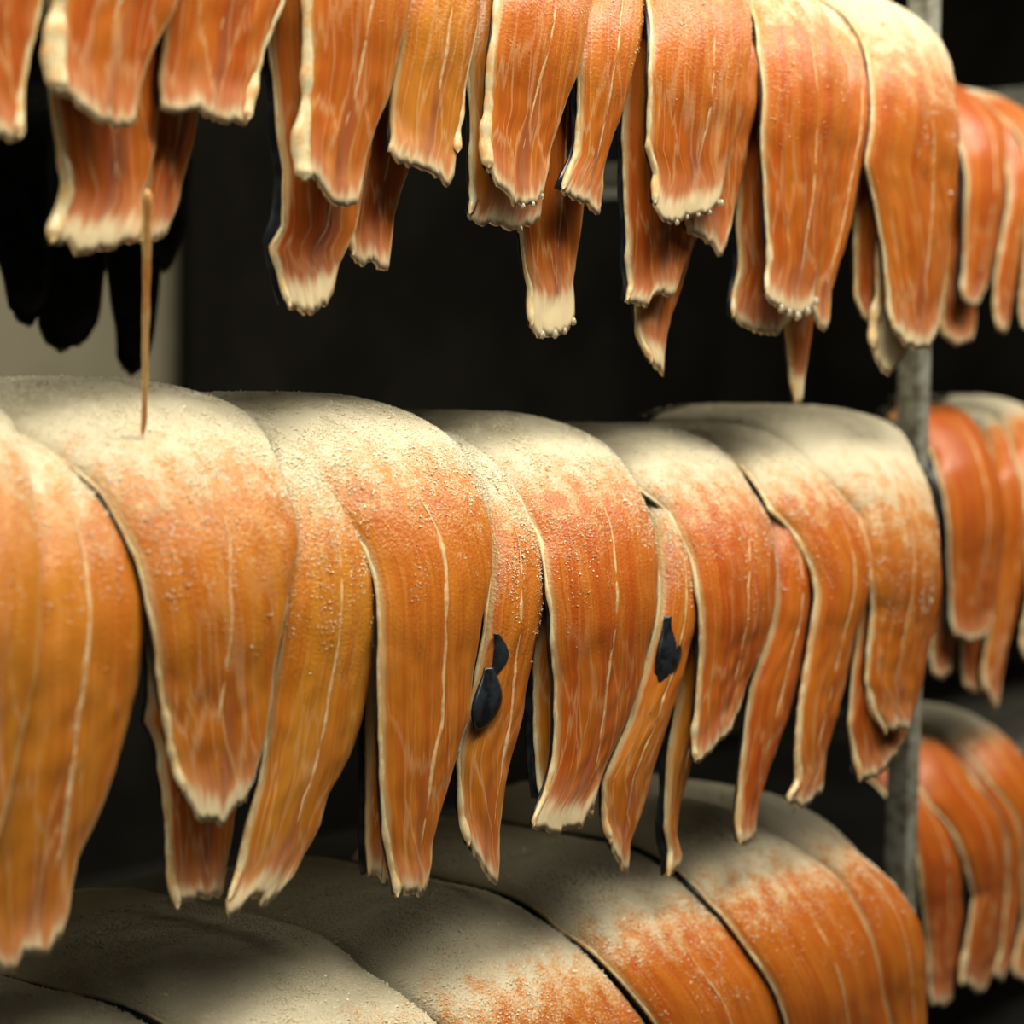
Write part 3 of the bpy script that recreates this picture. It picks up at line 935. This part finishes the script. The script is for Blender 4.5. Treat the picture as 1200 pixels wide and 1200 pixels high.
# ------------------------------------------------------------------ fillets on the second rack
sk = dict(back=0.03, grains=300, nv=60, nt=16)
fillet('blurred fillet right of the post on the upper shelf, nearest one', GS, Q_TOP, 2,
       [(1105, 110), (1125, 170), (1135, 230), (1134, 320), (1130, 345)], [(1150, 115), (1170, 150), (1178, 200), (1174, 290), (1162, 333)],
       [(1130, 350), (1145, 362), (1160, 335)], hue=0.15, salt=0.5, skinL=0.010, **sk)
fillet('blurred short inner tail right of the top shelf end', GS, Q_TOP, 0.5,
       [(1112, 200), (1113, 300), (1110, 390)], [(1152, 200), (1150, 320), (1146, 385)],
       [(1110, 392), (1125, 406), (1143, 398), (1146, 385)], hue=0.1, salt=0.3, **sk)
fillet('blurred slim fillet with a pointed tail near the right picture edge, upper shelf', GS, Q_TOP, 1.3,
       [(1165, 130), (1180, 190), (1182, 260), (1171, 330), (1171, 378)], [(1185, 145), (1203, 200), (1206, 260), (1197, 340), (1187, 380)],
       [(1171, 385), (1180, 390), (1187, 380)], hue=0.2, salt=0.5, **sk)
fillet('blurred fillet cut by the right picture edge, upper shelf', GS, Q_TOP, 2,
       [(1178, 125), (1196, 165), (1208, 210), (1208, 300), (1203, 360)], [(1215, 130), (1238, 190), (1240, 260), (1228, 350)],
       [(1203, 385), (1215, 395), (1228, 370)], hue=0.35, salt=0.5, **sk)
fillet('blurred rounded fillet with dark left edge right of the post, middle height', GS, Q_MID, 2,
       [(1090, 530), (1099, 556), (1112, 600), (1117, 650), (1121, 712), (1121, 738)], [(1129, 492), (1158, 533), (1177, 579), (1179, 642), (1168, 720)],
       [(1121, 742), (1140, 752), (1158, 745), (1168, 722)], hue=0.15, salt=0.45, skinL=0.014, **dict(sk, back=-0.055, grains=0))
fillet('blurred fillet with a long thin tail near the right picture edge, middle height', GS, Q_MID, 1,
       [(1140, 500), (1168, 560), (1178, 640), (1166, 740), (1160, 780)], [(1175, 500), (1200, 560), (1208, 640), (1192, 730), (1177, 795)],
       [(1162, 810), (1170, 832), (1177, 800)], hue=0.3, salt=0.6, **sk)
fillet('blurred inner tail close to the post, middle height', GS, Q_MID, 0.2,
       [(1092, 640), (1096, 720), (1096, 780)], [(1135, 640), (1130, 720), (1120, 778)],
       [(1094, 790), (1106, 796), (1120, 785)], hue=0.1, salt=0.3, **sk)
fillet('blurred dark inner tail below the rounded fillet, middle height', GS, Q_MID, -0.4,
       [(1132, 640), (1134, 720), (1134, 790)], [(1168, 640), (1164, 720), (1158, 790)],
       [(1134, 805), (1147, 815), (1158, 800)], hue=0.0, salt=0.3, **sk)
fillet('blurred fillet cut by the right picture edge, middle height', GS, Q_MID, 2,
       [(1160, 492), (1185, 535), (1205, 600), (1210, 700), (1200, 760)], [(1215, 500), (1240, 580), (1245, 680), (1230, 760)],
       [(1196, 765), (1212, 785), (1230, 765)], hue=0.3, salt=0.7, **sk)
fillet('blurred dark reddish fillet low beside the post', GS, Q_LOW, 1,
       [(1066, 975), (1085, 1041), (1093, 1105), (1095, 1172)], [(1080, 935), (1101, 959), (1127, 1010), (1132, 1073), (1119, 1160)],
       [(1095, 1178), (1110, 1178), (1122, 1168)], hue=0.1, salt=0.55, **dict(sk, back=-0.055, grains=0))
fillet('blurred broad fillet with a cream left edge, low at the right', GS, Q_LOW, 2,
       [(1088, 945), (1110, 965), (1133, 1010), (1145, 1051), (1136, 1111), (1128, 1150)], [(1140, 925), (1172, 960), (1183, 1020), (1182, 1090), (1166, 1150)],
       [(1124, 1158), (1135, 1150), (1148, 1165), (1160, 1160), (1166, 1145)], hue=0.15, salt=0.55, rimw=1.6, **dict(sk, back=-0.055, grains=0))
fillet('blurred fillet partly behind the cream-edged one, low at the right', GS, Q_LOW, 1,
       [(1150, 930), (1180, 980), (1184, 1050), (1176, 1120), (1166, 1140)], [(1178, 930), (1200, 980), (1204, 1050), (1195, 1110)],
       [(1166, 1142), (1176, 1150), (1195, 1115)], hue=0.2, salt=0.55, **sk)
fillet('blurred fillet cut by the right picture edge, low down', GS, Q_LOW, 2,
       [(1160, 920), (1186, 950), (1205, 1010), (1208, 1080), (1194, 1140)], [(1215, 920), (1240, 980), (1245, 1080), (1235, 1140)],
       [(1192, 1145), (1212, 1155), (1232, 1145)], hue=0.3, salt=0.7, **sk)

# ------------------------------------------------------------------ tails on the far side of the top shelf
rk = dict(grains=0, nv=50, nt=20, rim='', salt=0.5)
fillet('dark silhouetted tail at the left edge behind the rack, shortest one', GR, R_TOP, 0,
       [(-30, 250), (-10, 300), (10, 375)], [(60, 250), (52, 320), (45, 375)], [(10, 362), (18, 376), (28, 384), (38, 380), (45, 366)], **rk)
fillet('broad dark silhouetted tail behind the rack near the left edge', GR, R_TOP, 1,
       [(35, 250), (38, 330), (45, 395)], [(118, 250), (112, 320), (106, 390)], [(45, 385), (52, 402), (65, 411), (82, 408), (97, 400), (106, 380)], **rk)
fillet('dark silhouetted tail behind the amber strand, reaching the shelf', GR, R_TOP, 0,
       [(112, 250), (122, 330), (135, 425)], [(182, 250), (176, 340), (166, 428)], [(135, 420), (142, 434), (152, 440), (161, 435), (166, 420)], **rk)
fillet('small dark tail tip just right of the amber strand', GR, R_TOP, 1,
       [(150, 200), (160, 260), (172, 312)], [(214, 200), (206, 270), (192, 315)], [(172, 318), (182, 322), (192, 316)], **rk)

# ------------------------------------------------------------------ amber strand from the top shelf to the middle shelf
q0 = [(173, 222, 7), (172, 262, 6.5), (172, 300, 5.5), (171, 360, 5), (170, 410, 4.5), (170, 450, 4), (169, 490, 4), (167, 512, 2.5)]
yA = P_TOP.at(0.45, 0.4 * LAYER + 0.03)[0]
hq = P_('mid', -0.012).hit(168, 512, 0.07)
yB = P_('mid', -0.012).at(hq[0], 0.07)[0]
vs_, fc = [], []
nr = 8
NST = 40
arr = np.array(q0, float)
uu = np.linspace(0, 1, NST)
ua = (arr[:, 1] - arr[0, 1]) / (arr[-1, 1] - arr[0, 1])
for i, u in enumerate(uu):
    px, py, wpx = [np.interp(u, ua, arr[:, c]) for c in range(3)]
    y = yA + (yB - yA) * u
    c = px_on_y(px, py, y)
    lam = np.dot(c - CAM, CD)
    r = wpx / F * lam * (1 + 0.22 * mnoise.noise((u * 11, 3.0, 1.0)))
    if i in (0, NST - 1):
        r *= 0.2
    for k in range(nr):
        a = 2 * math.pi * k / nr
        vs_.append(c + np.array([r * math.cos(a), r * 0.7 * math.sin(a), 0]))
for i in range(NST - 1):
    for k in range(nr):
        a, b = i * nr + k, i * nr + (k + 1) % nr
        fc.append((a, b, b + nr, a + nr))
fc += [tuple(range(nr))[::-1], tuple((NST - 1) * nr + k for k in range(nr))]
vs_ = np.array(vs_)
c0 = vs_.mean(axis=0)
st = obj_from('flesh_strand', vs_ - c0, fc, M_STRAND, loc=tuple(c0))
tag(st, 'thin amber strand hanging from an upper tail down to the middle shelf', 'strand')
